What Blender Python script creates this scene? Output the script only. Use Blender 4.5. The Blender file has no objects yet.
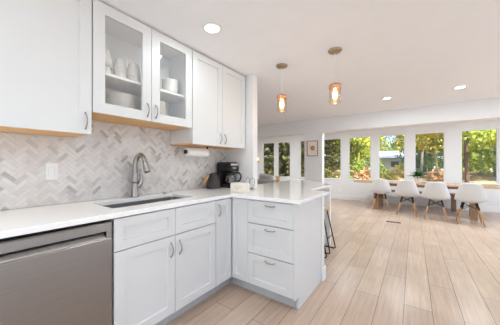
import bpy, bmesh, math, random
from mathutils import Vector, Matrix
R = math.radians
PI = math.pi
S = bpy.context.scene
C = S.collection
random.seed(7)

# ------------------------------------------------------------------ camera
cam_d = bpy.data.cameras.new('camera')
cam_d.sensor_width = 36.0
cam_d.lens = 36.0 * 229.1 / 500.0
cam_d.shift_y = 1.89 / 500.0
cam_d.clip_start = 0.05
cam_d.clip_end = 300
cam = bpy.data.objects.new('camera', cam_d)
C.objects.link(cam)
cam.location = (2.053, 0.0, 1.196)
cam.rotation_euler = (R(90), 0, 0.62)
S.camera = cam

# ------------------------------------------------------------------ world, sun, exposure
W = bpy.data.worlds.new('sky')
S.world = W
W.use_nodes = True
wn = W.node_tree.nodes
wl = W.node_tree.links
for n in list(wn):
    wn.remove(n)
wo = wn.new('ShaderNodeOutputWorld')
wb = wn.new('ShaderNodeBackground')
wt = wn.new('ShaderNodeTexCoord')
ws = wn.new('ShaderNodeSeparateXYZ')
wr = wn.new('ShaderNodeValToRGB')
wr.color_ramp.elements[0].position = 0.0
wr.color_ramp.elements[0].color = (0.56, 0.74, 1.0, 1)
wr.color_ramp.elements[1].position = 0.55
wr.color_ramp.elements[1].color = (0.40, 0.60, 1.0, 1)
wl.new(wt.outputs['Generated'], ws.inputs[0])
wl.new(ws.outputs['Z'], wr.inputs[0])
wl.new(wr.outputs['Color'], wb.inputs['Color'])
wb.inputs['Strength'].default_value = 1.35
wl.new(wb.outputs[0], wo.inputs[0])
SUN_POWER = 10.0
sd = bpy.data.lights.new('sun', 'SUN')
sd.energy = SUN_POWER
sd.angle = R(2)
sd.color = (1.0, 0.985, 0.94)
so = bpy.data.objects.new('sun', sd)
C.objects.link(so)
so.rotation_euler = (R(40), 0, R(35))      # from behind the house and the added patio side
CAN_POWER = 3.0
S.view_settings.view_transform = 'Standard'
S.view_settings.look = 'None'
S.view_settings.gamma = 1.0
S.view_settings.exposure = 0.56
S.view_settings.use_curve_mapping = False
S.cycles.use_denoising = True
S.cycles.max_bounces = 12
S.cycles.diffuse_bounces = 7
S.cycles.glossy_bounces = 4
S.cycles.transmission_bounces = 8
S.cycles.transparent_max_bounces = 24
S.cycles.sample_clamp_indirect = 6
S.cycles.caustics_reflective = False
S.cycles.caustics_refractive = False

# ------------------------------------------------------------------ materials
M = {}
def mat(name, col, rough=0.5, metal=0.0, spec=0.5, vary=0.0, vscale=6.0, bump=0.0, bscale=60.0, stretch=None, rand=0.0, trans=0.0):
    m = bpy.data.materials.new(name)
    m.use_nodes = True
    nt = m.node_tree
    b = nt.nodes['Principled BSDF']
    b.inputs['Roughness'].default_value = rough
    b.inputs['Metallic'].default_value = metal
    b.inputs['Specular IOR Level'].default_value = spec
    b.inputs['Base Color'].default_value = (*col, 1)
    tc = nt.nodes.new('ShaderNodeTexCoord')
    mp = nt.nodes.new('ShaderNodeMapping')
    if stretch:
        mp.inputs['Scale'].default_value = stretch
    nt.links.new(tc.outputs['Object'], mp.inputs[0])
    if vary > 0 or rand > 0:
        nz = nt.nodes.new('ShaderNodeTexNoise')
        nz.inputs['Scale'].default_value = vscale
        nz.inputs['Detail'].default_value = 5
        nt.links.new(mp.outputs[0], nz.inputs[0])
        hs = nt.nodes.new('ShaderNodeHueSaturation')
        hs.inputs['Color'].default_value = (*col, 1)
        mr = nt.nodes.new('ShaderNodeMapRange')
        mr.inputs['To Min'].default_value = 1 - vary
        mr.inputs['To Max'].default_value = 1 + vary
        mr.inputs['From Min'].default_value = 0.25
        mr.inputs['From Max'].default_value = 0.75
        nt.links.new(nz.outputs['Fac'], mr.inputs[0])
        src = mr.outputs[0]
        if rand > 0:
            oi = nt.nodes.new('ShaderNodeObjectInfo')
            m2 = nt.nodes.new('ShaderNodeMapRange')
            m2.inputs['To Min'].default_value = 1 - rand
            m2.inputs['To Max'].default_value = 1 + rand
            nt.links.new(oi.outputs['Random'], m2.inputs[0])
            mu = nt.nodes.new('ShaderNodeMath')
            mu.operation = 'MULTIPLY'
            nt.links.new(src, mu.inputs[0])
            nt.links.new(m2.outputs[0], mu.inputs[1])
            src = mu.outputs[0]
        nt.links.new(src, hs.inputs['Value'])
        nt.links.new(hs.outputs[0], b.inputs['Base Color'])
    if bump > 0:
        n2 = nt.nodes.new('ShaderNodeTexNoise')
        n2.inputs['Scale'].default_value = bscale
        n2.inputs['Detail'].default_value = 4
        nt.links.new(mp.outputs[0], n2.inputs[0])
        bp = nt.nodes.new('ShaderNodeBump')
        bp.inputs['Strength'].default_value = bump
        bp.inputs['Distance'].default_value = 0.01
        nt.links.new(n2.outputs['Fac'], bp.inputs['Height'])
        nt.links.new(bp.outputs[0], b.inputs['Normal'])
    if trans > 0:
        out = nt.nodes['Material Output']
        tl = nt.nodes.new('ShaderNodeBsdfTranslucent')
        mx = nt.nodes.new('ShaderNodeMixShader')
        mx.inputs[0].default_value = trans
        tl.inputs['Color'].default_value = (*col, 1)
        nt.links.new(b.outputs[0], mx.inputs[1])
        nt.links.new(tl.outputs[0], mx.inputs[2])
        nt.links.new(mx.outputs[0], out.inputs[0])
    M[name] = m
    return m

def glass(name, tint=(1, 1, 1), refl=0.07):
    m = bpy.data.materials.new(name)
    m.use_nodes = True
    nt = m.node_tree
    for n in list(nt.nodes):
        nt.nodes.remove(n)
    o = nt.nodes.new('ShaderNodeOutputMaterial')
    t = nt.nodes.new('ShaderNodeBsdfTransparent')
    g = nt.nodes.new('ShaderNodeBsdfGlossy')
    x = nt.nodes.new('ShaderNodeMixShader')
    l = nt.nodes.new('ShaderNodeLayerWeight')
    l.inputs['Blend'].default_value = 0.25
    mr = nt.nodes.new('ShaderNodeMapRange')
    mr.inputs['To Min'].default_value = refl * 0.5
    mr.inputs['To Max'].default_value = min(1, refl * 5)
    nt.links.new(l.outputs['Fresnel'], mr.inputs[0])
    t.inputs['Color'].default_value = (*tint, 1)
    g.inputs['Roughness'].default_value = 0.01
    nt.links.new(mr.outputs[0], x.inputs[0])
    nt.links.new(t.outputs[0], x.inputs[1])
    nt.links.new(g.outputs[0], x.inputs[2])
    nt.links.new(x.outputs[0], o.inputs[0])
    M[name] = m
    return m

def emit(name, col, strength):
    m = bpy.data.materials.new(name)
    m.use_nodes = True
    nt = m.node_tree
    b = nt.nodes['Principled BSDF']
    b.inputs['Base Color'].default_value = (*col, 1)
    b.inputs['Emission Color'].default_value = (*col, 1)
    b.inputs['Emission Strength'].default_value = strength
    M[name] = m
    return m

mat('wall_paint', (0.80, 0.79, 0.785), 0.7, vary=0.01, bump=0.02, bscale=200)
mat('ceiling_paint', (0.87, 0.875, 0.905), 0.85, vary=0.012, bump=0.04, bscale=120)
mat('trim_white', (0.84, 0.84, 0.835), 0.45, vary=0.01)
mat('cabinet_white', (0.715, 0.72, 0.72), 0.38, vary=0.008)
mat('cabinet_inside', (0.93, 0.93, 0.935), 0.5, vary=0.01)
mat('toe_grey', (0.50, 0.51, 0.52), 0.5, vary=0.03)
mat('maple', (0.80, 0.47, 0.20), 0.5, vary=0.15, vscale=10, stretch=(8, 1, 8))
mat('nickel', (0.39, 0.37, 0.35), 0.36, 1.0, vary=0.03)
mat('steel', (0.33, 0.315, 0.30), 0.30, 1.0, vary=0.06, vscale=5, bump=0.03, bscale=30, stretch=(1, 1, 60))
mat('steel_light', (0.62, 0.605, 0.59), 0.35, 1.0, vary=0.04, vscale=10)
mat('sink_steel', (0.44, 0.41, 0.38), 0.32, 1.0, vary=0.05, vscale=10)
mat('black_gap', (0.02, 0.02, 0.02), 0.6, vary=0.1)
mat('black_plastic', (0.014, 0.012, 0.012), 0.40, spec=0.3, vary=0.1)
mat('black_metal', (0.028, 0.026, 0.025), 0.45, 0.3, vary=0.1)
mat('charcoal_enamel', (0.040, 0.034, 0.034), 0.45, spec=0.35, vary=0.1)
mat('copper', (0.70, 0.40, 0.24), 0.3, 1.0, vary=0.05)
mat('bronze', (0.45, 0.33, 0.22), 0.38, 1.0, vary=0.05)
mat('porcelain', (0.88, 0.855, 0.81), 0.25, vary=0.02)
mat('paper', (0.83, 0.82, 0.80), 0.9, vary=0.02, bump=0.1, bscale=90)
mat('cream_card', (0.80, 0.745, 0.64), 0.75, vary=0.03)
mat('grey_ink', (0.42, 0.39, 0.35), 0.8, vary=0.05)
mat('plate_plastic', (0.82, 0.82, 0.81), 0.35, vary=0.01)
mat('chair_plastic', (0.68, 0.672, 0.67), 0.42, vary=0.01)
mat('oak_leg', (0.56, 0.31, 0.14), 0.45, vary=0.18, vscale=14, stretch=(6, 6, 1))
mat('table_oak', (0.50, 0.31, 0.18), 0.30, vary=0.2, vscale=5, stretch=(1, 8, 8))
mat('table_leg_wood', (0.33, 0.20, 0.12), 0.5, vary=0.2, vscale=8, stretch=(6, 6, 1))
mat('stool_wood', (0.62, 0.45, 0.28), 0.5, vary=0.2, vscale=12)
mat('spoon_wood', (0.62, 0.33, 0.10), 0.5, vary=0.15, vscale=20)
mat('sofa_fabric', (0.36, 0.34, 0.33), 0.95, vary=0.08, vscale=30, bump=0.2, bscale=200)
mat('cushion_fabric', (0.55, 0.53, 0.50), 0.95, vary=0.05, vscale=30, bump=0.2, bscale=150)
mat('gold_vase', (0.52, 0.38, 0.16), 0.35, 0.5, vary=0.2, vscale=30)
mat('dry_flower', (0.60, 0.38, 0.14), 0.8, vary=0.25, vscale=30)
mat('brass', (0.72, 0.52, 0.22), 0.28, 1.0, vary=0.03)
mat('picture_frame', (0.40, 0.24, 0.14), 0.45, vary=0.2, vscale=20)
mat('picture_mat', (0.82, 0.74, 0.66), 0.8, vary=0.02)
mat('fern_green', (0.045, 0.13, 0.035), 0.5, vary=0.4, vscale=12, trans=0.25)
mat('soil', (0.06, 0.04, 0.025), 0.95, vary=0.3, vscale=40)
mat('vent_brown', (0.16, 0.11, 0.08), 0.5, 0.3, vary=0.1)
mat('grout', (0.66, 0.63, 0.60), 0.9, vary=0.02)
mat('tile_white', (0.735, 0.71, 0.685), 0.35, vary=0.05, vscale=25)
mat('tile_pale', (0.70, 0.67, 0.645), 0.35, vary=0.07, vscale=25)
mat('tile_beige', (0.65, 0.61, 0.58), 0.35, vary=0.08, vscale=25)
mat('tile_grey', (0.585, 0.555, 0.53), 0.35, vary=0.10, vscale=25)
mat('tile_dark', (0.475, 0.445, 0.42), 0.35, vary=0.12, vscale=25)
mat('bark_brown', (0.12, 0.075, 0.045), 0.95, vary=0.35, vscale=5, bump=0.5, bscale=15, stretch=(4, 4, 1))
mat('bark_pale', (0.36, 0.31, 0.24), 0.95, vary=0.3, vscale=6, bump=0.4, bscale=15, stretch=(3, 3, 1))
mat('leaf_lime', (0.36, 0.42, 0.045), 0.6, vary=0.35, vscale=0.9, trans=0.3)
mat('leaf_yellow', (0.58, 0.48, 0.075), 0.6, vary=0.35, vscale=0.9, trans=0.3)
mat('leaf_green', (0.22, 0.28, 0.04), 0.6, vary=0.4, vscale=0.9, trans=0.25)
mat('leaf_dark', (0.066, 0.064, 0.010), 0.65, vary=0.45, vscale=1.1, trans=0.15)
mat('leaf_olive', (0.19, 0.175, 0.035), 0.65, vary=0.4, vscale=0.9, trans=0.2)
mat('leaf_rust', (0.46, 0.26, 0.10), 0.65, vary=0.4, vscale=1.5, trans=0.2)
mat('litter', (0.36, 0.24, 0.12), 0.95, vary=0.4, vscale=1.3, bump=0.3, bscale=6)
mat('patio', (0.68, 0.70, 0.72), 0.9, vary=0.06, vscale=1.0, bump=0.1, bscale=8)  # pale tone picked for bouncing sunlight indoors
mat('dry_lawn', (0.44, 0.43, 0.40), 0.95, vary=0.1, vscale=1.0)  # dull tone picked to limit the bounced light
mat('house_white', (0.72, 0.72, 0.70), 0.8, vary=0.03)
mat('house_roof', (0.78, 0.78, 0.78), 0.7, vary=0.05)
mat('house_dark', (0.10, 0.13, 0.14), 0.3, vary=0.1)
glass('window_glass', (0.99, 0.99, 0.98), 0.035)
glass('cabinet_glass', (1.0, 1.0, 1.0), 0.035)
glass('amber_glass', (1.0, 0.965, 0.915), 0.06)
glass('carafe_glass', (0.84, 0.82, 0.80), 0.16)
emit('can_lens', (1.0, 0.975, 0.94), 9)
emit('bulb_glow', (1.0, 0.62, 0.24), 9)
emit('sconce_glow', (1.0, 0.70, 0.36), 1.6)

def quartz():
    m = mat('quartz', (0.92, 0.918, 0.915), 0.13, spec=0.4, vary=0.025, vscale=45)
    return m
quartz()

def floor_mat():
    m = bpy.data.materials.new('oak_planks')
    m.use_nodes = True
    nt = m.node_tree
    L = nt.links
    b = nt.nodes['Principled BSDF']
    tc = nt.nodes.new('ShaderNodeTexCoord')
    sp = nt.nodes.new('ShaderNodeSeparateXYZ')
    cb = nt.nodes.new('ShaderNodeCombineXYZ')
    ad = nt.nodes.new('ShaderNodeMath')
    ad.operation = 'SUBTRACT'
    ad.inputs[1].default_value = 1.607 - 1.9 * 5
    L.new(tc.outputs['Object'], sp.inputs[0])
    L.new(sp.outputs['X'], ad.inputs[0])
    L.new(sp.outputs['Y'], cb.inputs['X'])
    L.new(ad.outputs[0], cb.inputs['Y'])
    br = nt.nodes.new('ShaderNodeTexBrick')
    br.offset = 0.37
    br.offset_frequency = 2
    br.squash = 1.0
    br.inputs['Scale'].default_value = 1.0
    br.inputs['Brick Width'].default_value = 1.45
    br.inputs['Row Height'].default_value = 0.19
    br.inputs['Mortar Size'].default_value = 0.0022
    br.inputs['Mortar Smooth'].default_value = 0.2
    br.inputs['Bias'].default_value = 0.0
    br.inputs['Color1'].default_value = (0.570, 0.430, 0.335, 1)
    br.inputs['Color2'].default_value = (0.490, 0.355, 0.270, 1)
    br.inputs['Mortar'].default_value = (0.16, 0.10, 0.065, 1)
    L.new(cb.outputs[0], br.inputs['Vector'])
    mp = nt.nodes.new('ShaderNodeMapping')
    mp.inputs['Scale'].default_value = (26, 1.3, 1)
    L.new(tc.outputs['Object'], mp.inputs[0])
    nz = nt.nodes.new('ShaderNodeTexNoise')
    nz.inputs['Scale'].default_value = 1.6
    nz.inputs['Detail'].default_value = 7
    nz.inputs['Roughness'].default_value = 0.65
    L.new(mp.outputs[0], nz.inputs[0])
    mr = nt.nodes.new('ShaderNodeMapRange')
    mr.inputs['From Min'].default_value = 0.25
    mr.inputs['From Max'].default_value = 0.75
    mr.inputs['To Min'].default_value = 0.80
    mr.inputs['To Max'].default_value = 1.20
    L.new(nz.outputs['Fac'], mr.inputs[0])
    n2 = nt.nodes.new('ShaderNodeTexNoise')
    n2.inputs['Scale'].default_value = 2.2
    n2.inputs['Detail'].default_value = 3
    L.new(tc.outputs['Object'], n2.inputs[0])
    m2 = nt.nodes.new('ShaderNodeMapRange')
    m2.inputs['From Min'].default_value = 0.3
    m2.inputs['From Max'].default_value = 0.7
    m2.inputs['To Min'].default_value = 0.92
    m2.inputs['To Max'].default_value = 1.08
    L.new(n2.outputs['Fac'], m2.inputs[0])
    mu = nt.nodes.new('ShaderNodeMath')
    mu.operation = 'MULTIPLY'
    L.new(mr.outputs[0], mu.inputs[0])
    L.new(m2.outputs[0], mu.inputs[1])
    hs = nt.nodes.new('ShaderNodeHueSaturation')
    L.new(br.outputs['Color'], hs.inputs['Color'])
    L.new(mu.outputs[0], hs.inputs['Value'])
    L.new(hs.outputs[0], b.inputs['Base Color'])
    b.inputs['Roughness'].default_value = 0.30
    b.inputs['Specular IOR Level'].default_value = 0.5
    bp = nt.nodes.new('ShaderNodeBump')
    bp.inputs['Strength'].default_value = 0.12
    bp.inputs['Distance'].default_value = 0.004
    L.new(nz.outputs['Fac'], bp.inputs['Height'])
    L.new(bp.outputs[0], b.inputs['Normal'])
    M['oak_planks'] = m
floor_mat()

def art_mat():
    m = bpy.data.materials.new('art_print')
    m.use_nodes = True
    nt = m.node_tree
    L = nt.links
    b = nt.nodes['Principled BSDF']
    b.inputs['Roughness'].default_value = 0.7
    tc = nt.nodes.new('ShaderNodeTexCoord')
    nz = nt.nodes.new('ShaderNodeTexNoise')
    nz.inputs['Scale'].default_value = 30
    nz.inputs['Detail'].default_value = 4
    L.new(tc.outputs['Object'], nz.inputs[0])
    r = nt.nodes.new('ShaderNodeValToRGB')
    r.color_ramp.elements[0].position = 0.35
    r.color_ramp.elements[0].color = (0.30, 0.13, 0.06, 1)
    r.color_ramp.elements[1].position = 0.65
    r.color_ramp.elements[1].color = (0.62, 0.38, 0.24, 1)
    L.new(nz.outputs['Fac'], r.inputs[0])
    L.new(r.outputs[0], b.inputs['Base Color'])
    M['art_print'] = m
art_mat()

# ------------------------------------------------------------------ geometry helpers
def nb():
    return bmesh.new()

def box(bm, x0, x1, y0, y1, z0, z1, mi=0):
    v = [bm.verts.new(p) for p in ((x0, y0, z0), (x1, y0, z0), (x1, y1, z0), (x0, y1, z0), (x0, y0, z1), (x1, y0, z1), (x1, y1, z1), (x0, y1, z1))]
    for f in ((3, 2, 1, 0), (4, 5, 6, 7), (0, 1, 5, 4), (1, 2, 6, 5), (2, 3, 7, 6), (3, 0, 4, 7)):
        bm.faces.new([v[i] for i in f]).material_index = mi
    return bm

def prism(bm, pts, z0, z1):
    lo = [bm.verts.new((p[0], p[1], z0)) for p in pts]
    hi = [bm.verts.new((p[0], p[1], z1)) for p in pts]
    n = len(pts)
    bm.faces.new(lo[::-1])
    bm.faces.new(hi)
    for i in range(n):
        bm.faces.new((lo[i], lo[(i + 1) % n], hi[(i + 1) % n], hi[i]))
    return bm

def lathe(bm, prof, c=(0, 0, 0), seg=28, axis='z'):
    rings = []
    for r, h in prof:
        if r < 1e-6:
            p = (0, 0, h)
            rings.append([p])
        else:
            rings.append([(r * math.cos(2 * PI * k / seg), r * math.sin(2 * PI * k / seg), h) for k in range(seg)])
    def put(p):
        x, y, z = p
        if axis == 'y':
            x, y, z = x, z, -y
        elif axis == 'x':
            x, y, z = z, y, -x
        return bm.verts.new((x + c[0], y + c[1], z + c[2]))
    vr = [[put(p) for p in r] for r in rings]
    for a, b in zip(vr, vr[1:]):
        if len(a) == 1 and len(b) == 1:
            continue
        if len(a) == 1:
            for k in range(seg):
                bm.faces.new((a[0], b[(k + 1) % seg], b[k]))
        elif len(b) == 1:
            for k in range(seg):
                bm.faces.new((a[k], a[(k + 1) % seg], b[0]))
        else:
            for k in range(seg):
                bm.faces.new((a[k], a[(k + 1) % seg], b[(k + 1) % seg], b[k]))
    return bm

def tube(bm, pts, r, seg=10, closed=False):
    pts = [Vector(p) for p in pts]
    n = len(pts)
    rs = r if isinstance(r, (list, tuple)) else [r] * n
    rings = []
    up = None
    for i, p in enumerate(pts):
        if closed:
            t = pts[(i + 1) % n] - pts[i - 1]
        else:
            t = pts[min(i + 1, n - 1)] - pts[max(i - 1, 0)]
        t.normalize()
        if up is None:
            up = t.orthogonal().normalized()
        up = (up - t * up.dot(t))
        if up.length < 1e-6:
            up = t.orthogonal()
        up.normalize()
        s = t.cross(up)
        rings.append([bm.verts.new(p + (up * math.cos(2 * PI * k / seg) + s * math.sin(2 * PI * k / seg)) * rs[i]) for k in range(seg)])
    m = n if closed else n - 1
    for i in range(m):
        a, b = rings[i], rings[(i + 1) % n]
        for k in range(seg):
            bm.faces.new((a[k], a[(k + 1) % seg], b[(k + 1) % seg], b[k]))
    if not closed:
        bm.faces.new(rings[0][::-1])
        bm.faces.new(rings[-1])
    return bm

def smooth_path(pts, n=6):
    P = [Vector(p) for p in pts]
    out = []
    for i in range(len(P) - 1):
        p0, p1, p2, p3 = P[max(i - 1, 0)], P[i], P[i + 1], P[min(i + 2, len(P) - 1)]
        for k in range(n):
            t = k / n
            out.append(0.5 * ((2 * p1) + (p2 - p0) * t + (2 * p0 - 5 * p1 + 4 * p2 - p3) * t * t + (3 * p1 - p0 - 3 * p2 + p3) * t ** 3))
    out.append(P[-1])
    return out

def obj(name, bm, m, parent=None, bevel=0.0, smooth=False, seg=2, mats=None, subsurf=0, solid=0.0):
    bmesh.ops.recalc_face_normals(bm, faces=bm.faces[:])
    if parent is not None:
        off = Vector((0, 0, 0))
        q = parent
        while q is not None:
            off += Vector(q.location)
            q = q.parent
        for v in bm.verts:
            v.co -= off
    me = bpy.data.meshes.new(name)
    bm.to_mesh(me)
    bm.free()
    for mm in (mats or [m]):
        me.materials.append(M[mm])
    o = bpy.data.objects.new(name, me)
    C.objects.link(o)
    if parent is not None:
        o.parent = parent
    if smooth:
        for p in me.polygons:
            p.use_smooth = True
    if solid:
        d = o.modifiers.new('solid', 'SOLIDIFY')
        d.thickness = solid
        d.offset = 0
    if subsurf:
        d = o.modifiers.new('sub', 'SUBSURF')
        d.levels = subsurf
        d.render_levels = subsurf
    if bevel > 0:
        d = o.modifiers.new('bevel', 'BEVEL')
        d.width = bevel
        d.segments = seg
        d.limit_method = 'ANGLE'
        d.angle_limit = R(40)
    return o

def tag(o, label, cat, group=None, kind=None):
    o['label'] = label
    o['category'] = cat
    if group:
        o['group'] = group
    if kind:
        o['kind'] = kind
    return o

def thing(name, label, cat, loc=(0, 0, 0), group=None):
    o = bpy.data.objects.new(name, None)
    o.empty_display_size = 0.1
    C.objects.link(o)
    o.location = loc
    return tag(o, label, cat, group)

def struct(name, bm, m, parent=None, label=None, **k):
    o = obj(name, bm, m, parent, **k)
    if parent is None:
        o['kind'] = 'structure'
        o['label'] = label or name.replace('_', ' ')
        o['category'] = name.split('_')[0]
    return o

def dup(root, loc, rotz=None, label=None, group=None, mats=None):
    r = root.copy()
    C.objects.link(r)
    r.location = loc
    if rotz is not None:
        r.rotation_euler = (0, 0, rotz)
    if label:
        r['label'] = label
    if group:
        r['group'] = group
    for ch in list(root.children):
        c = ch.copy()
        C.objects.link(c)
        c.parent = r
        if mats and ch.name.split('.')[0] in mats:
            c.material_slots[0].link = 'OBJECT'
            c.material_slots[0].material = M[mats[ch.name.split('.')[0]]]
        for g in ch.children:
            d = g.copy()
            C.objects.link(d)
            d.parent = c
    return r

# panel builder in a local frame: O + a*U + b*V + c*N
def shaker(O, U, V, N, w, h, t=0.02, fr=0.057, rec=0.012, hole=False):
    bm = nb()
    O, U, V, N = Vector(O), Vector(U), Vector(V), Vector(N)
    def P(a, b, c):
        return bm.verts.new(O + U * a + V * b + N * c)
    def rect(i, c):
        return [P(i, i, c), P(w - i, i, c), P(w - i, h - i, c), P(i, h - i, c)]
    back = rect(0, 0)
    e = 0.001
    side = rect(0, t - e)
    f0 = rect(e, t)
    f1 = rect(fr, t)
    def ring(a, b):
        for k in range(4):
            bm.faces.new((a[k], a[(k + 1) % 4], b[(k + 1) % 4], b[k]))
    ring(back, side)
    ring(side, f0)
    ring(f0, f1)
    if hole:
        b1 = rect(fr, 0)
        ring(f1, b1)
        ring(b1, back)
    else:
        f2 = rect(fr + 0.002, t - rec)
        ring(f1, f2)
        bm.faces.new(f2)
        bm.faces.new(back[::-1])
    return bm

def pull(A, B, N, bow=0.028, r=0.0046):
    A, B, N = Vector(A), Vector(B), Vector(N)
    pts = []
    n = 14
    for i in range(n + 1):
        t = i / n
        d = math.sin(PI * t) ** 0.75
        pts.append(A.lerp(B, t) + N * (bow * d))
    rs = [r * (1.25 if i in (0, n) else 1.0) for i in range(n + 1)]
    return tube(nb(), pts, rs, 8)

X, Y, Z = Vector((1, 0, 0)), Vector((0, 1, 0)), Vector((0, 0, 1))

# ------------------------------------------------------------------ the setting
CEIL = 2.30
FARY = 8.2
struct('floor', box(nb(), -4.2, 4.9, -2.7, FARY + 0.15, -0.05, 0), 'oak_planks', label='light oak plank floor running towards the window wall')
struct('ceiling', box(nb(), -4.2, 4.9, -2.7, FARY + 0.15, CEIL, CEIL + 0.12), 'ceiling_paint', label='flat white ceiling')
struct('wall_left', box(nb(), -0.12, 0.0, -2.7, 2.40, 0, CEIL), 'wall_paint', label='kitchen wall behind the cabinets')
struct('wall_partition', box(nb(), 0.0, 0.455, 2.302, 2.40, 0, CEIL), 'wall_paint', bevel=0.003, label='short white wall end at the far side of the tall cabinet')
struct('wall_living', box(nb(), -4.2, -0.12, 2.30, 2.40, 0, CEIL), 'wall_paint')
struct('wall_side', box(nb(), -4.2, -4.1, 2.40, FARY, 0, CEIL), 'wall_paint')
# wall with the windows
WIN = [(-3.175, -2.593), (-2.454, -1.878), (-1.483, -0.93), (-0.64, 0.028), (0.272, 0.948), (1.158, 1.848), (2.077, 2.754), (3.079, 3.768)]
WZ0, WZ1 = 0.69, 2.10
bm = nb()
box(bm, -4.1, 4.9, FARY, FARY + 0.14, 0, WZ0)
box(bm, -4.1, 4.9, FARY, FARY + 0.14, WZ1, CEIL)
xs = [-4.1] + [v for w in WIN for v in w] + [4.9]
for a, b in zip(xs[0::2], xs[1::2]):
    box(bm, a, b, FARY, FARY + 0.14, WZ0, WZ1)
struct('wall_far', bm, 'wall_paint', label='white wall holding the row of tall windows')
for i, (a, b) in enumerate(WIN):
    bm = nb()
    f = 0.022
    y0, y1 = FARY + 0.03, FARY + 0.09
    box(bm, a, a + f, y0, y1, WZ0, WZ1)
    box(bm, b - f, b, y0, y1, WZ0, WZ1)
    box(bm, a + f, b - f, y0, y1, WZ0, WZ0 + f)
    box(bm, a + f, b - f, y0, y1, WZ1 - f, WZ1)
    box(bm, a - 0.0, b + 0.0, FARY - 0.02, y0, WZ0 - 0.012, WZ0 + 0.006)
    w = struct('window_%d' % (i + 1), bm, 'trim_white', label='tall fixed window %d in the far wall' % (i + 1))
    obj('window_pane', box(nb(), a + f, b - f, FARY + 0.055, FARY + 0.061, WZ0 + f, WZ1 - f), 'window_glass', w)
struct('baseboard_far', box(nb(), -4.1, 4.9, FARY - 0.016, FARY, 0, 0.15), 'trim_white', bevel=0.004, label='white baseboard under the windows')
# dropped beam and the post under it
struct('beam', box(nb(), -4.1, 4.9, 5.45, 5.65, 1.972, CEIL), 'wall_paint', label='dropped white beam crossing the ceiling in front of the windows')
struct('column', box(nb(), -0.175, 0.27, 5.47, 5.63, 0, 1.972), 'wall_paint', label='white post carrying the beam, with a picture on it')
# right and back of the room, beyond the frame: glazed openings added to let daylight in
bm = nb()
box(bm, 4.8, 4.92, 7.9, FARY, 0, CEIL)
box(bm, 4.8, 4.92, 5.0, 5.65, 0, CEIL)
box(bm, 4.8, 4.92, -2.7, -0.6, 0, CEIL)
box(bm, 4.8, 4.92, -0.6, 5.0, 2.12, CEIL)
box(bm, 4.8, 4.92, 5.65, 7.9, 2.12, CEIL)
box(bm, 4.8, 4.92, 1.4, 1.6, 0, 2.12)
struct('wall_right', bm, 'wall_paint')
for i, (a, b) in enumerate(((-0.6, 1.4), (1.6, 5.0), (5.65, 7.9))):
    bm = nb()
    for q in (a, (a + b) / 2 - 0.04, b - 0.06):
        box(bm, 4.83, 4.89, q, q + 0.06, 0.0, 2.12)
    box(bm, 4.83, 4.89, a, b, 0.0, 0.06)
    box(bm, 4.83, 4.89, a, b, 2.06, 2.12)
    d = struct('door_%d' % (i + 1), bm, 'trim_white', label='sliding glass door in the right wall')  # added for daylight, out of view
    obj('door_glass', box(nb(), 4.855, 4.861, a + 0.06, b - 0.06, 0.06, 2.06), 'window_glass', d)
bm = nb()
box(bm, -0.12, 1.0, -2.82, -2.7, 0, CEIL)
box(bm, 4.4, 4.92, -2.82, -2.7, 0, CEIL)
box(bm, 1.0, 4.4, -2.82, -2.7, 2.12, CEIL)
struct('wall_back', bm, 'wall_paint')
bm = nb()
for q in (1.0, 2.67, 4.34):
    box(bm, q, q + 0.06, -2.79, -2.73, 0.0, 2.12)
box(bm, 1.0, 4.4, -2.79, -2.73, 0.0, 0.06)
box(bm, 1.0, 4.4, -2.79, -2.73, 2.06, 2.12)
d = struct('window_9', bm, 'trim_white', label='wide window in the back wall')  # added behind the camera as a daylight opening
obj('window_pane', box(nb(), 1.06, 4.34, -2.765, -2.759, 0.06, 2.06), 'window_glass', d)

# outside ground
def ground_z(y):
    pts = ((8.0, -0.45), (9.6, -0.35), (13.0, 0.42), (20.0, 0.72), (27.0, 0.40), (31.0, -0.10), (60.0, 0.2))
    for (a, za), (b, zb_) in zip(pts, pts[1:]):
        if y <= b:
            return za + (zb_ - za) * max(0.0, (y - a)) / (b - a)
    return pts[-1][1]
bm = nb()
gx, gy = 26, 46
grid = []
rg = random.Random(3)
for j in range(gy):
    row = []
    for i in range(gx):
        x = -38 + i * 3.0
        y = FARY + 0.3 + j * 1.2
        z = ground_z(y) + rg.uniform(-0.06, 0.06)
        row.append(bm.verts.new((x, y, z)))
    grid.append(row)
for j in range(gy - 1):
    for i in range(gx - 1):
        bm.faces.new((grid[j][i], grid[j][i + 1], grid[j + 1][i + 1], grid[j + 1][i]))
struct('ground', bm, 'litter', smooth=True, label='leaf-littered ground outside the windows')
struct('terrain', box(nb(), -1, 26, -14, -2.9, -0.5, -0.4), 'patio', label='pale concrete patio behind the house')  # added out of view, pale to bounce sunlight onto the ceiling
struct('lawn', box(nb(), 5.0, 26, -2.9, FARY + 0.2, -0.5, -0.41), 'dry_lawn', label='dry lawn beside the house')  # added out of view, greyed to cut the light bounced indoors
bm = nb()
box(bm, 4.92, 5.95, -4.1, FARY + 0.5, CEIL + 0.02, CEIL + 0.14)
box(bm, -0.12, 4.92, -4.1, -2.82, CEIL + 0.02, CEIL + 0.14)
struct('roof', bm, 'house_white', label='eaves over the patio doors')  # added overhang, keeps direct sun off the indoor floor

# ------------------------------------------------------------------ backsplash of herringbone tile
def clip(poly, ax, lim, keep_less):
    out = []
    n = len(poly)
    for i in range(n):
        a, b = poly[i], poly[(i + 1) % n]
        ia = (a[ax] <= lim) if keep_less else (a[ax] >= lim)
        ib = (b[ax] <= lim) if keep_less else (b[ax] >= lim)
        if ia:
            out.append(a)
        if ia != ib:
            t = (lim - a[ax]) / (b[ax] - a[ax])
            out.append((a[0] + (b[0] - a[0]) * t, a[1] + (b[1] - a[1]) * t))
    return out

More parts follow.
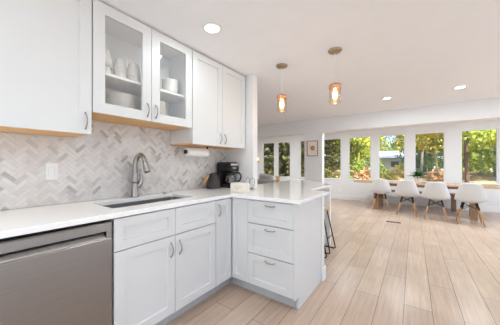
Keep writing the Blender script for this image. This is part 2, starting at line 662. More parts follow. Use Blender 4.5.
def herringbone(rects, Wt=0.0254, n=3, g=0.0011):
    Lt = Wt * n
    bm = nb()
    rr = random.Random(11)
    c45 = math.sqrt(0.5)
    seen = []
    for k in range(-150, 150):
        for m in range(-40, 40):
            for kind in (0, 1):
                if kind == 0:
                    a0, b0, a1, b1 = k * Wt + 2 * Lt * m, k * Wt, k * Wt + 2 * Lt * m + Lt, k * Wt + Wt
                else:
                    a0, b0, a1, b1 = k * Wt + 2 * Lt * m, k * Wt + Wt, k * Wt + 2 * Lt * m + Wt, k * Wt + Wt + Lt
                a0 += g; b0 += g; a1 -= g; b1 -= g
                q = [(a0, b0), (a1, b0), (a1, b1), (a0, b1)]
                q = [((a - b) * c45, (a + b) * c45 + 1.1) for a, b in q]
                cy = sum(p[0] for p in q) / 4
                cz = sum(p[1] for p in q) / 4
                if cy < -0.6 or cy > 2.5 or cz < 0.8 or cz > 1.7:
                    continue
                u = rr.random()
                mi = 0 if u < 0.36 else 1 if u < 0.68 else 2 if u < 0.87 else 3 if u < 0.96 else 4
                for (y0, y1, z0, z1) in rects:
                    p = clip(clip(clip(clip(q, 0, y0, False), 0, y1, True), 1, z0, False), 1, z1, True)
                    if len(p) < 3:
                        continue
                    # drop repeated points
                    pp = [p[0]]
                    for s in p[1:]:
                        if abs(s[0] - pp[-1][0]) + abs(s[1] - pp[-1][1]) > 1e-5:
                            pp.append(s)
                    if len(pp) < 3:
                        continue
                    lo = [bm.verts.new((0.006, s[0], s[1])) for s in pp]
                    hi = [bm.verts.new((0.0085, s[0], s[1])) for s in pp]
                    try:
                        f = bm.faces.new(hi)
                        f.material_index = mi
                        for i in range(len(pp)):
                            f = bm.faces.new((lo[i], lo[(i + 1) % len(pp)], hi[(i + 1) % len(pp)], hi[i]))
                            f.material_index = mi
                    except ValueError:
                        pass
    return bm
bs = thing('backsplash', 'herringbone marble tile backsplash on the wall between worktop and upper cabinets', 'backsplash', (0, 1.0, 0.915))
bs['kind'] = 'structure'
rects = [(-0.4, 0.617, 0.916, 1.388), (0.617, 1.447, 0.916, 1.538), (1.447, 2.30, 0.916, 1.388)]
obj('tiles', herringbone(rects), None, bs, mats=['tile_white', 'tile_pale', 'tile_beige', 'tile_grey', 'tile_dark'])
bm = nb()
for (a, b, c, d) in rects:
    box(bm, 0.0005, 0.0068, a, b, c, d)
obj('grout', bm, 'grout', bs)

# ------------------------------------------------------------------ upper cabinets
UX = 0.33         # carcass front
ZT = 2.287
def doors_on_wall(root, xf, y0, y1, z0, z1, n, glassed=False, handle='bottom', hinge=None, gap=0.0024):
    w = (y1 - y0) / n
    out = []
    for i in range(n):
        a, b = y0 + i * w + gap, y0 + (i + 1) * w - gap
        d = obj('door', shaker((xf, a, z0), Y, Z, X, b - a, z1 - z0, fr=0.062 if not glassed else 0.072, hole=glassed), 'cabinet_white', root)
        if glassed:
            obj('glass_pane', box(nb(), xf + 0.006, xf + 0.010, a + 0.07, b - 0.07, z0 + 0.07, z1 - 0.07), 'cabinet_glass', d)
        right = (i == 0) if n == 2 else (hinge == 'left')
        hy = b - 0.034 if right else a + 0.034
        hz0, hz1 = (z0 + 0.03, z0 + 0.135) if handle == 'bottom' else (z1 - 0.15, z1 - 0.045)
        obj('handle', pull((xf + 0.019, hy, hz0), (xf + 0.019, hy, hz1), X), 'nickel', d, smooth=True)
        out.append(d)
    return out

ZB, ZG = 1.392, 1.540
def wall_cabinet(label, y0, y1, zb, n, hinge=None):
    t = thing('wall_cabinet', label, 'cabinet', (0, (y0 + y1) / 2, zb))
    obj('carcass', box(nb(), 0.002, UX - 0.012, y0, y1, zb + 0.012, ZT), 'cabinet_white', t)
    obj('underside', box(nb(), 0.010, UX + 0.001, y0 + 0.001, y1 - 0.001, zb + 0.002, zb + 0.012), 'maple', t)
    doors_on_wall(t, UX, y0, y1, zb, ZT - 0.003, n, hinge=hinge)
    return t
wall_cabinet('white wall cabinet with one large door at the left edge, above the dishwasher', -0.20, 0.616, ZB, 1, 'left')
wall_cabinet('tall white double-door wall cabinet beside the partition, above the coffee maker', 1.450, 2.285, ZB, 2)

gy0, gy1 = 0.620, 1.446
t = thing('glass_cabinet', 'white wall cabinet with two glass doors showing stacked dishes', 'cabinet', (0, (gy0 + gy1) / 2, ZG))
bm = nb()
box(bm, 0.002, 0.014, gy0, gy1, ZG + 0.012, ZT)
box(bm, 0.014, UX, gy0, gy0 + 0.016, ZG + 0.012, ZT)
box(bm, 0.014, UX, gy1 - 0.016, gy1, ZG + 0.012, ZT)
box(bm, 0.014, UX, gy0 + 0.016, gy1 - 0.016, ZT - 0.018, ZT)
box(bm, 0.014, UX, gy0 + 0.016, gy1 - 0.016, ZG + 0.012, ZG + 0.030)
box(bm, UX - 0.018, UX, 1.018, 1.048, ZG + 0.03, ZT - 0.018)
obj('carcass', bm, 'cabinet_inside', t)
obj('underside', box(nb(), 0.010, UX + 0.001, gy0 + 0.001, gy1 - 0.001, ZG + 0.002, ZG + 0.012), 'maple', t)
SHZ = 1.838
obj('shelf', box(nb(), 0.015, UX - 0.022, gy0 + 0.017, gy1 - 0.017, SHZ - 0.018, SHZ), 'cabinet_inside', t)
doors_on_wall(t, UX, gy0, gy1, ZG, ZT - 0.003, 2, True)

# dishes inside
def cup_bm(c, r0, r1, h):
    x, y, z = c
    return lathe(nb(), [(0, h), (r1 * 0.75, h), (r1 * 0.95, h - 0.006), (r1, h - 0.016), (r0 * 0.97, h * 0.35), (r0, 0.0), (r0 - 0.005, 0.0), (r1 - 0.006, h - 0.016), (0, h - 0.014)], c, 24)
def bowl_bm(c, r, h):
    return lathe(nb(), [(0, 0.004), (r * 0.45, 0.004), (r * 0.48, 0), (r * 0.52, 0.004), (r * 0.82, h * 0.42), (r, h), (r - 0.004, h), (r * 0.78, h * 0.48), (r * 0.5, 0.010), (0, 0.010)], c, 24)
def plate_bm(c, r):
    return lathe(nb(), [(0, 0), (r * 0.62, 0), (r * 0.68, 0.003), (r * 0.98, 0.012), (r, 0.0145), (r * 0.98, 0.0155), (r * 0.66, 0.007), (0, 0.005)], c, 28)
def solo(name, bm, m, label, cat, group=None, **k):
    loc = k.pop('loc', None)
    if loc is not None:
        for v in bm.verts:
            v.co -= Vector(loc)
    o = obj(name, bm, m, None, **k)
    if loc is not None:
        o.location = loc
    return tag(o, label, cat, group)
zs = SHZ + 0.001
def upturned(y, x, r0, r1, h, n, dz, label, group):
    c = (x, y, zs)
    o = solo('cup', cup_bm(c, r0, r1, h), 'porcelain', label[0], 'cup', group, smooth=True, loc=c)
    for k in range(1, n):
        q = o.copy()
        C.objects.link(q)
        q.location = (x, y, zs + dz * k)
        q['label'] = label[k]
G_ = 'cups on the shelf behind the left glass door'
for y, x, r0, r1, h, n, dz, nm in ((0.760, 0.16, 0.058, 0.040, 0.135, 2, 0.085, 'leftmost'), (0.862, 0.20, 0.047, 0.035, 0.115, 2, 0.058, 'middle'), (0.962, 0.21, 0.054, 0.040, 0.115, 2, 0.052, 'right-hand')):
    upturned(y, x, r0, r1, h, n, dz, ['lower upturned cream cup of the %s stack behind the left glass door' % nm, 'upper upturned cream cup of the %s stack behind the left glass door' % nm], G_)
def stack(kind, bmf, x, y, z, n, dz, lab, group, cat):
    o = None
    for k in range(n):
        if o is None:
            o = solo(kind, bmf((x, y, z)), 'porcelain', '', cat, group, smooth=True, loc=(x, y, z))
            q = o
        else:
            q = o.copy()
            C.objects.link(q)
            q.location = (x, y, z + dz * k)
        pos = 'bottom' if k == 0 else 'topmost' if k == n - 1 else ('second', 'third', 'fourth', 'fifth', 'sixth', 'seventh', 'eighth', 'ninth', 'tenth', 'eleventh', 'twelfth', 'thirteenth', 'fourteenth')[k - 1] + ' from the bottom'
        q['label'] = lab % pos
zf = ZG + 0.031
stack('plate', lambda c: plate_bm(c, 0.128), 0.165, 0.86, zf, 13, 0.0118, 'cream plate, %s of the wide stack behind the left glass door', 'plates behind the left glass door', 'plate')
stack('plate', lambda c: plate_bm(c, 0.095), 0.165, 1.180, zf, 15, 0.0118, 'small cream plate, %s of the stack behind the right glass door', 'plates behind the right glass door', 'plate')
stack('bowl', lambda c: bowl_bm(c, 0.072, 0.055), 0.19, 1.315, zs, 6, 0.017, 'cream bowl, %s of the stack behind the right glass door', 'bowls behind the right glass door', 'bowl')
c = (0.16, 1.17, zs)
solo('mug', cup_bm(c, 0.040, 0.045, 0.135), 'porcelain', 'tall cream cup left of the bowls behind the right glass door', 'cup', smooth=True, loc=c)

# ------------------------------------------------------------------ base cabinets
BX = 0.61
ZTOE, ZC = 0.110, 0.882
def base_box(root, x0, x1, y0, y1):
    obj('carcass', box(nb(), x0, x1, y0, y1, ZTOE, ZC), 'cabinet_white', root)
# dishwasher
dy0, dy1 = 0.012, 0.620
t = thing('dishwasher', 'stainless steel dishwasher under the worktop at the left edge', 'dishwasher', (0.3, 0.31, 0))
obj('tub', box(nb(), 0.03, 0.58, dy0 + 0.005, dy1 - 0.004, 0.06, 0.868), 'black_gap', t)
bm = nb()
prof = [(0.585, 0.115), (0.628, 0.115), (0.632, 0.125), (0.632, 0.768), (0.626, 0.777), (0.585, 0.777)]
def extr(bm, prof, a, b):
    lo = [bm.verts.new((p[0], a, p[1])) for p in prof]
    hi = [bm.verts.new((p[0], b, p[1])) for p in prof]
    n = len(prof)
    bm.faces.new(lo)
    bm.faces.new(hi[::-1])
    for i in range(n):
        bm.faces.new((lo[i], hi[i], hi[(i + 1) % n], lo[(i + 1) % n]))
extr(bm, prof, dy0, dy1 - 0.006)
box(bm, 0.585, 0.632, 0.586, dy1 - 0.006, 0.777, 0.815)
extr(bm, [(0.585, 0.815), (0.632, 0.815), (0.632, 0.858), (0.626, 0.866), (0.585, 0.866)], dy0, dy1 - 0.006)
d = obj('door', bm, 'steel', t, bevel=0.0015)
obj('pocket_handle', box(nb(), 0.5855, 0.592, dy0 + 0.002, 0.585, 0.777, 0.815), 'black_gap', d)
bm = nb()
extr(bm, [(0.593, 0.7775), (0.631, 0.7775), (0.631, 0.783), (0.612, 0.800), (0.593, 0.800)], dy0 + 0.002, 0.582)
obj('handle_lip', bm, 'steel_light', d)
for k in (0, 1, 2, 4, 5, 6, 8):
    yy = 0.10 + k * 0.038
    bm = nb()
    bm.faces.new([bm.verts.new(p) for p in ((0.6264, yy, 0.7885), (0.6264, yy + 0.014, 0.7885), (0.6214, yy + 0.014, 0.7925), (0.6214, yy, 0.7925))])
    obj('control_mark', bm, 'grey_ink', d)
obj('toe_panel', box(nb(), 0.50, 0.545, dy0 + 0.002, dy1 - 0.002, 0.001, 0.11), 'toe_grey', t)

def hpull(root, xc, yf, z, w=0.098):
    return obj('handle', pull((xc - w / 2, yf, z), (xc + w / 2, yf, z), -Y), 'nickel', root, smooth=True)

sy0, sy1 = 0.626, 1.474
t = thing('sink_cabinet', 'white base cabinet with two doors below the sink', 'cabinet', (0.3, 1.05, 0))
bm = nb()
box(bm, 0.02, BX - 0.014, sy0, sy0 + 0.018, ZTOE, ZC)
box(bm, 0.02, BX - 0.014, sy1 - 0.018, sy1, ZTOE, ZC)
box(bm, 0.02, BX, sy0 + 0.018, sy1 - 0.018, ZTOE, ZTOE + 0.018)
box(bm, 0.02, 0.03, sy0 + 0.018, sy1 - 0.018, ZTOE + 0.018, ZC)
box(bm, BX - 0.034, BX - 0.016, sy0 + 0.018, sy1 - 0.018, ZTOE + 0.018, ZC)
obj('carcass', bm, 'cabinet_white', t)
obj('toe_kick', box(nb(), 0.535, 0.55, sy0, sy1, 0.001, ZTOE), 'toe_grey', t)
ym = 1.052
for a, b in ((sy0, ym), (ym, sy1)):
    obj('false_drawer_front', shaker((BX, a + 0.002, 0.682), Y, Z, X, b - a - 0.004, 0.192), 'cabinet_white', t)
doors_on_wall(t, BX, sy0, sy1, ZTOE + 0.004, 0.676, 2, handle='top', gap=0.0026)

cy0, cy1 = 1.478, 1.690
t = thing('corner_cabinet', 'narrow white corner base cabinet with one slim door', 'cabinet', (0.3, 1.6, 0))
obj('carcass', box(nb(), 0.02, BX - 0.014, cy0, 2.298, ZTOE, ZC), 'cabinet_white', t)
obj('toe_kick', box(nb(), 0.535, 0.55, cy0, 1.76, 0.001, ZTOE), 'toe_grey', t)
d = obj('door', shaker((BX, cy0 + 0.001, ZTOE + 0.004), Y, Z, X, cy1 - cy0 - 0.004, 0.76), 'cabinet_white', t)
obj('handle', pull((BX + 0.019, cy0 + 0.034, 0.73), (BX + 0.019, cy0 + 0.034, 0.835), X), 'nickel', d, smooth=True)

# peninsula
PY = 1.695
t = thing('drawer_cabinet', 'white peninsula base cabinet with three drawers', 'cabinet', (0.95, 2.0, 0))
obj('carcass', box(nb(), 0.632, 1.268, PY + 0.036, 2.330, ZTOE, ZC), 'cabinet_white', t)
bm = nb()
box(bm, 1.268, 1.282, PY + 0.004, 2.330, ZTOE - 0.01, ZC)
box(bm, 1.268, 1.282, PY + 0.085, 2.330, 0.001, ZTOE - 0.01)
box(bm, 1.255, 1.282, PY + 0.075, PY + 0.087, 0.001, ZTOE - 0.01)
obj('end_panel', bm, 'cabinet_white', t)
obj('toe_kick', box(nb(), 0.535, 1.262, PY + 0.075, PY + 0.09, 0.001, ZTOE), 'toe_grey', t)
obj('filler_panel', shaker((0.633, PY + 0.02, ZTOE + 0.004), X, Z, -Y, 0.184, 0.76, fr=0.045), 'cabinet_white', t)
for a, b, h in ((0.670, 0.872, 0.838), (0.3975, 0.6625, 0.628), (0.114, 0.390, 0.365)):
    d = obj('drawer', shaker((0.820, PY + 0.02, a), X, Z, -Y, 0.447, b - a), 'cabinet_white', t)
    hpull(d, 1.052, PY + 0.001, b - 0.034)
# knee wall behind the cabinet
bm = nb()
box(bm, 0.46, 1.290, 2.334, 2.415, 0, ZC)
struct('wall_knee', bm, 'wall_paint', bevel=0.003, label='low white wall behind the peninsula cabinet')
bm = nb()
box(bm, 1.291, 1.306, 2.328, 2.43, 0, 0.135)
box(bm, 0.46, 1.306, 2.416, 2.43, 0, 0.135)
struct('baseboard_peninsula', bm, 'trim_white', bevel=0.004, label='white baseboard around the end of the low peninsula wall')

# worktop
CZ0, CZ1 = 0.884, 0.914
SX0, SX1, SY0, SY1 = 0.14, 0.487, 0.685, 1.372
bm = nb()
outer = [(0.001, -0.45), (0.648, -0.45), (0.648, 1.666), (1.337, 1.666), (1.337, 2.432), (0.458, 2.432), (0.458, 2.299), (0.001, 2.299)]
def rrect(x0, x1, y0, y1, r, n=5):
    out = []
    for cx, cy, a0 in ((x1 - r, y1 - r, 0), (x0 + r, y1 - r, 90), (x0 + r, y0 + r, 180), (x1 - r, y0 + r, 270)):
        for k in range(n + 1):
            a = R(a0 + 90 * k / n)
            out.append((cx + r * math.cos(a), cy + r * math.sin(a)))
    return out
inner = rrect(SX0, SX1, SY0, SY1, 0.018)
for z in (CZ1,):
    vo = [bm.verts.new((x, y, z)) for x, y in outer]
    vi = [bm.verts.new((x, y, z)) for x, y in inner]
    eo = [bm.edges.new((vo[i], vo[(i + 1) % len(vo)])) for i in range(len(vo))]
    ei = [bm.edges.new((vi[i], vi[(i + 1) % len(vi)])) for i in range(len(vi))]
    bmesh.ops.triangle_fill(bm, use_beauty=True, use_dissolve=False, edges=eo + ei)
ex = bmesh.ops.extrude_face_region(bm, geom=bm.faces[:])
for v in ex['geom']:
    if isinstance(v, bmesh.types.BMVert):
        v.co.z = CZ0
solo('countertop', bm, 'quartz', 'white quartz worktop running under the backsplash and around the peninsula', 'worktop', bevel=0.0025)

# sink and faucet
t = thing('sink', 'long undermount stainless steel sink in the white worktop', 'sink', ((SX0 + SX1) / 2, 1.03, 0.68))
bm = nb()
g = 0.004
rim = [(x, y, CZ0 - 0.001) for x, y in rrect(SX0 - 0.02, SX1 + 0.02, SY0 - 0.02, SY1 + 0.02, 0.03)]
top = [(x, y, CZ0 - 0.001) for x, y in rrect(SX0 - g, SX1 + g, SY0 - g, SY1 + g, 0.02)]
low = [(x, y, 0.70) for x, y in rrect(SX0 + 0.004, SX1 - 0.004, SY0 + 0.004, SY1 - 0.004, 0.022)]
bot = [(x, y, 0.684) for x, y in rrect(SX0 + 0.02, SX1 - 0.02, SY0 + 0.02, SY1 - 0.02, 0.03)]
rings = [[bm.verts.new(p) for p in r] for r in (rim, top, low, bot)]
for a, b in zip(rings, rings[1:]):
    n = len(a)
    for i in range(n):
        bm.faces.new((a[i], a[(i + 1) % n], b[(i + 1) % n], b[i]))
bm.faces.new(rings[-1])
obj('basin', bm, 'sink_steel', t, smooth=False, solid=0.0015)
obj('drain', lathe(nb(), [(0, 0.687), (0.030, 0.687), (0.042, 0.690), (0.045, 0.686), (0.045, 0.6855), (0, 0.6855)], (0.30, 1.03, 0)), 'nickel', t, smooth=True)

fx, fy = 0.070, 1.045
t = thing('faucet', 'brushed nickel pull-down kitchen faucet behind the sink', 'faucet', (fx, fy, CZ1))
obj('base', lathe(nb(), [(0, 0), (0.033, 0), (0.033, 0.006), (0.029, 0.012), (0.0275, 0.10), (0.026, 0.13), (0, 0.13)], (fx, fy, CZ1 + 0.0005)), 'nickel', t, smooth=True)
path = smooth_path([(fx, fy, CZ1 + 0.11), (fx + 0.004, fy + 0.001, CZ1 + 0.20), (fx + 0.006, fy + 0.003, CZ1 + 0.29), (fx + 0.026, fy + 0.010, CZ1 + 0.345), (fx + 0.060, fy + 0.018, CZ1 + 0.365), (fx + 0.094, fy + 0.026, CZ1 + 0.340), (fx + 0.108, fy + 0.030, CZ1 + 0.305)], 6)
n = len(path)
obj('spout', tube(nb(), path, [0.0255 - 0.0065 * min(1, i / (n * 0.6)) for i in range(n)], 14), 'nickel', t, smooth=True)
e = path[-1]
dv = (path[-1] - path[-2]).normalized()
obj('spray_head', tube(nb(), [e - dv * 0.004, e + dv * 0.006, e + dv * 0.012, e + dv * 0.075, e + dv * 0.095], [0.0195, 0.021, 0.0205, 0.0265, 0.0265], 14), 'nickel', t, smooth=True)
hp = smooth_path([(fx + 0.006, fy + 0.020, CZ1 + 0.085), (fx + 0.012, fy + 0.044, CZ1 + 0.115), (fx + 0.016, fy + 0.050, CZ1 + 0.165), (fx + 0.018, fy + 0.040, CZ1 + 0.240)], 5)
obj('lever', tube(nb(), hp, [0.021, 0.0215, 0.022, 0.0215, 0.021, 0.020, 0.019, 0.018, 0.017, 0.016, 0.015, 0.0135, 0.012, 0.0105, 0.009, 0.0075][:len(hp)], 10), 'nickel', t, smooth=True)
solo('soap_button', lathe(nb(), [(0, 0), (0.019, 0), (0.019, 0.008), (0.014, 0.013), (0, 0.014)], (0.085, 1.33, CZ1 + 0.0005)), 'nickel', 'small round nickel button on the worktop right of the faucet', 'button', smooth=True)

# switch plate on the tiles
t = thing('switch_plate', 'white rocker switch on the herringbone tiles left of the faucet', 'switch', (0.009, 0.494, 1.146))
obj('plate', box(nb(), 0.0088, 0.0145, 0.459, 0.529, 1.087, 1.205), 'plate_plastic', t, bevel=0.003)
obj('rocker', shaker((0.0146, 0.477, 1.113), Y, Z, X, 0.034, 0.066, 0.004, 0.002, 0.0015), 'plate_plastic', t)

# ------------------------------------------------------------------ second counter beyond the peninsula
t = thing('bar_counter', 'white quartz bar counter with a clipped corner beyond the peninsula', 'counter', (0.6, 3.2, 0))
top = [(0.46, 2.436), (1.040, 2.436), (1.066, 3.46), (0.42, 4.09), (0.170, 4.09), (0.170, 2.436)]
obj('top', prism(nb(), top, 0.870, 0.900), 'quartz', t, bevel=0.0025)
obj('base', box(nb(), 0.30, 0.74, 2.46, 3.70, 0.001, 0.870), 'cabinet_white', t)
obj('leg', box(nb(), 0.985, 1.058, 3.40, 3.455, 0.001, 0.870), 'trim_white', t, bevel=0.003)
obj('apron', box(nb(), 0.74, 0.985, 3.415, 3.440, 0.79, 0.869), 'trim_white', t)

# bar stools
def stool(loc, label, hw=0.205):
    t = thing('bar_stool', label, 'stool', loc, 'stools under the bar counter')
    x0, y0, z0 = loc
    obj('seat', lathe(nb(), [(0, 0), (0.155, 0), (0.165, 0.008), (0.168, 0.030), (0.160, 0.045), (0.10, 0.040), (0, 0.036)], (x0, y0, 0.565)), 'stool_wood', t, smooth=True)
    for s in (-1, 1):
        yy = y0 + s * 0.13
        p = [(x0 - 0.095, y0 + s * 0.09, 0.564), (x0 - hw + 0.005, yy, 0.05), (x0 - hw, yy, 0.020), (x0 - hw + 0.015, yy, 0.0105), (x0 - hw + 0.04, yy, 0.0095), (x0 + hw - 0.04, yy, 0.0095), (x0 + hw - 0.015, yy, 0.0105), (x0 + hw, yy, 0.020), (x0 + hw - 0.005, yy, 0.05), (x0 + 0.095, y0 + s * 0.09, 0.564)]
        obj('sled_leg', tube(nb(), p, 0.0082, 8), 'black_metal', t, smooth=True)
    for sx in (-1, 1):
        obj('footrest', tube(nb(), [(x0 + sx * 0.168, y0 - 0.117, 0.20), (x0 + sx * 0.168, y0 + 0.117, 0.20)], 0.006, 8), 'black_metal', t, smooth=True)
    return t
stool((0.945, 3.215, 0), 'wood-seated bar stool with thin black rod legs, the far one beside the white counter leg')
stool((0.950, 2.80, 0), 'bar stool mostly hidden behind the peninsula, only a black rod foot in view')

# ------------------------------------------------------------------ things on the worktop and wall
# paper towel under the tall cabinet
t = thing('towel_holder', 'dark metal paper towel bar under the tall wall cabinet', 'holder', (0.17, 1.70, ZB))
ty0, ty1, tx, tz = 1.525, 1.805, 0.165, 1.325
obj('rod', tube(nb(), [(tx, ty0 - 0.014, tz), (tx, ty0 - 0.004, tz), (tx, ty0 - 0.003, tz), (tx, ty1 + 0.014, tz)], [0.022, 0.022, 0.0065, 0.0065], 14), 'black_metal', t, smooth=False)
for yy in (ty1 + 0.012,):
    obj('bracket', box(nb(), tx - 0.012, tx + 0.012, yy - 0.004, yy + 0.004, tz - 0.012, ZB + 0.002), 'black_metal', t, bevel=0.002)
t = thing('paper_towel_roll', 'white paper towel roll hanging under the tall wall cabinet', 'paper towel', (tx, 1.70, tz))
L = ty1 - ty0
obj('roll', lathe(nb(), [(0.021, 0), (0.043, 0), (0.045, 0.003), (0.045, L - 0.003), (0.043, L), (0.021, L), (0.021, 0)], (tx, ty0, tz), 28, 'y'), 'paper', t, smooth=False)
obj('tube', lathe(nb(), [(0.0085, 0.002), (0.0205, 0.002), (0.0205, L - 0.002), (0.0085, L - 0.002), (0.0085, 0.002)], (tx, ty0, tz), 20, 'y'), 'maple', t)

# kettle
kx, ky = 0.130, 1.955
t = thing('kettle', 'dark conical kettle with a wooden grip on the worktop left of the coffee maker', 'kettle', (kx, ky, CZ1))
k0 = CZ1 + 0.001
obj('body', lathe(nb(), [(0, 0), (0.086, 0), (0.090, 0.007), (0.088, 0.022), (0.072, 0.08), (0.054, 0.140), (0.045, 0.166), (0.040, 0.170), (0, 0.170)], (kx, ky, k0)), 'charcoal_enamel', t, smooth=True)
obj('lid', lathe(nb(), [(0.038, 0.1705), (0.036, 0.176), (0.020, 0.182), (0, 0.183)], (kx, ky, k0)), 'charcoal_enamel', t, smooth=True)
obj('lid_knob', lathe(nb(), [(0.007, 0.183), (0.007, 0.190), (0.012, 0.196), (0.011, 0.206), (0, 0.208)], (kx, ky, k0), 16), 'copper', t, smooth=True)
obj('spout', tube(nb(), smooth_path([(kx + 0.01, ky + 0.070, k0 + 0.035), (kx + 0.012, ky + 0.098, k0 + 0.06), (kx + 0.012, ky + 0.078, k0 + 0.12), (kx + 0.012, ky + 0.095, k0 + 0.165)], 5), 0.0065, 10), 'charcoal_enamel', t, smooth=True)
hb = obj('handle', tube(nb(), smooth_path([(kx, ky - 0.046, k0 + 0.150), (kx, ky - 0.068, k0 + 0.166), (kx, ky - 0.088, k0 + 0.150)], 5), 0.006, 10), 'charcoal_enamel', t, smooth=True)
g_ = obj('grip', tube(nb(), [(kx, ky - 0.084, k0 + 0.153), (kx, ky - 0.090, k0 + 0.147), (kx, ky - 0.125, k0 + 0.105), (kx, ky - 0.150, k0 + 0.073), (kx, ky - 0.153, k0 + 0.069)], [0.007, 0.012, 0.014, 0.012, 0.008], 10), 'spoon_wood', hb, smooth=True)
g_['label'] = 'orange-brown wooden grip'

# coffee maker, facing the room
mx0, mx1, my0, my1 = 0.055, 0.285, 2.080, 2.240
mz = CZ1 + 0.001
t = thing('coffee_maker', 'black drip coffee maker with silver band in the worktop corner', 'coffee maker', ((mx0 + mx1) / 2, (my0 + my1) / 2, CZ1))
obj('base', box(nb(), mx0, mx1, my0, my1, mz, mz + 0.038), 'black_plastic', t, bevel=0.01)
obj('warming_plate', lathe(nb(), [(0, 0.038), (0.066, 0.038), (0.066, 0.042), (0, 0.043)], (0.205, 2.170, mz)), 'black_metal', t, smooth=True)
obj('water_tank', box(nb(), mx0, mx0 + 0.075, my0, my1, mz + 0.038, mz + 0.200), 'black_plastic', t, bevel=0.008)
hd = obj('brew_head', box(nb(), mx0, mx1 - 0.005, my0, my1, mz + 0.200, mz + 0.300), 'black_plastic', t, bevel=0.012)
obj('silver_band', box(nb(), mx1 - 0.0055, mx1 - 0.002, my0 + 0.012, my1 - 0.012, mz + 0.268, mz + 0.290), 'steel_light', hd, bevel=0.001)
obj('control_panel', box(nb(), mx1 - 0.0055, mx1 - 0.002, my0 + 0.045, my1 - 0.045, mz + 0.222, mz + 0.252), 'steel', hd, bevel=0.001)
obj('lid', box(nb(), mx0 + 0.01, mx1 - 0.03, my0 + 0.01, my1 - 0.01, mz + 0.3005, mz + 0.309), 'black_plastic', t, bevel=0.003)
t = thing('carafe', 'glass coffee carafe with black handle on the coffee maker plate', 'carafe', (0.205, 2.170, mz + 0.044))
cz = mz + 0.0435
obj('pot', lathe(nb(), [(0, 0), (0.058, 0), (0.068, 0.012), (0.070, 0.05), (0.062, 0.095), (0.048, 0.118), (0.046, 0.118), (0.059, 0.093), (0.067, 0.05), (0.065, 0.014), (0.056, 0.004), (0, 0.004)], (0.205, 2.170, cz)), 'carafe_glass', t, smooth=True)
obj('lid', lathe(nb(), [(0.050, 0.1185), (0.051, 0.135), (0.035, 0.145), (0, 0.147)], (0.205, 2.170, cz)), 'black_plastic', t, smooth=True)
hx, hyy = 0.245, 2.215
obj('handle', tube(nb(), smooth_path([(hx - 0.012, hyy - 0.006, cz + 0.128), (hx + 0.040, hyy + 0.024, cz + 0.132), (hx + 0.060, hyy + 0.036, cz + 0.095), (hx + 0.050, hyy + 0.030, cz + 0.04), (hx + 0.012, hyy + 0.010, cz + 0.024)], 6), 0.0085, 10), 'black_plastic', t, smooth=True)

# cream card box and the wire stand behind it
t = thing('cream_box', 'small cream box with faint grey marks on the worktop corner before the partition', 'box', (0.62, 1.835, CZ1))
obj('body', box(nb(), 0.520, 0.715, 1.800, 1.870, CZ1 + 0.001, CZ1 + 0.094), 'cream_card', t, bevel=0.003)
for (a, b, z) in ((0.565, 0.575, 0.056), (0.581, 0.601, 0.050), (0.607, 0.617, 0.057), (0.627, 0.657, 0.053), (0.585, 0.630, 0.034)):
    obj('printed_mark', box(nb(), a, b, 1.7992, 1.7999, CZ1 + z, CZ1 + z + 0.006), 'grey_ink', t)
t = thing('wire_rack', 'thin dark wire rack behind the cream box', 'rack', (0.52, 2.14, CZ1))
def loop(cx, cy, cz_, rx, rz, tilt=0.0):
    return [(cx + rx * math.cos(2 * PI * k / 20), cy + tilt * math.sin(2 * PI * k / 20), cz_ + rz * math.sin(2 * PI * k / 20)) for k in range(20)]
for cx_ in (0.485, 0.55):
    obj('wire_loop', tube(nb(), loop(cx_, 2.14, CZ1 + 0.065, 0.036, 0.062, 0.02), 0.0024, 8, True), 'black_metal', t, smooth=True)
obj('wire_foot', tube(nb(), [(0.445, 2.14, CZ1 + 0.0035), (0.595, 2.14, CZ1 + 0.0035)], 0.003, 8), 'black_metal', t, smooth=True)

# ------------------------------------------------------------------ ceiling lights
def can(x, y, label, power=1.0):
    t = thing('recessed_light', label, 'ceiling light', (x, y, CEIL), 'recessed ceiling lights')
    obj('trim_ring', lathe(nb(), [(0.055, -0.0005), (0.082, -0.0005), (0.080, -0.007), (0.060, -0.010), (0.055, -0.006), (0.055, -0.0005)], (x, y, CEIL), 32), 'trim_white', t, smooth=True)
    obj('lens', lathe(nb(), [(0, -0.004), (0.0545, -0.004), (0.0545, -0.001), (0, -0.001)], (x, y, CEIL), 32), 'can_lens', t)
    ld = bpy.data.lights.new('can_light', 'AREA')
    ld.shape = 'DISK'
    ld.size = 0.10
    ld.energy = CAN_POWER * power
    ld.color = (0.86, 0.955, 1.0) if y > 5.7 else (0.86, 0.97, 1.0)
    lo = bpy.data.objects.new('can_light', ld)
    C.objects.link(lo)
    lo.parent = t
    lo.location = (0, 0, -0.013)
can(0.725, 1.331, 'recessed downlight in the ceiling over the glass-door cabinet', 0.7)
can(1.694, 4.425, 'smaller-looking recessed downlight nearer the picture post', 2.8)
can(2.593, 4.401, 'recessed downlight before the beam, the rightmost one', 1.6)
for x, y in ((2.05, 1.2), (3.3, 1.2), (0.85, -0.5), (2.05, -0.5), (3.3, -0.5), (0.85, -1.8), (2.05, -1.8), (3.3, -1.8), (3.6, 4.4), (3.6, 3.0), (0.6, 6.2), (1.8, 6.2), (3.0, 6.2), (4.2, 6.2), (-1.2, 6.6), (-2.6, 4.4), (-2.6, 6.6)):  # added unseen downlights that fill the room with light
    can(x, y, 'recessed downlight beyond the picture edge', 3.4 if y < -1 else 0.9 if y < 2.5 else 4.0 if y > 5.7 else 1.6)

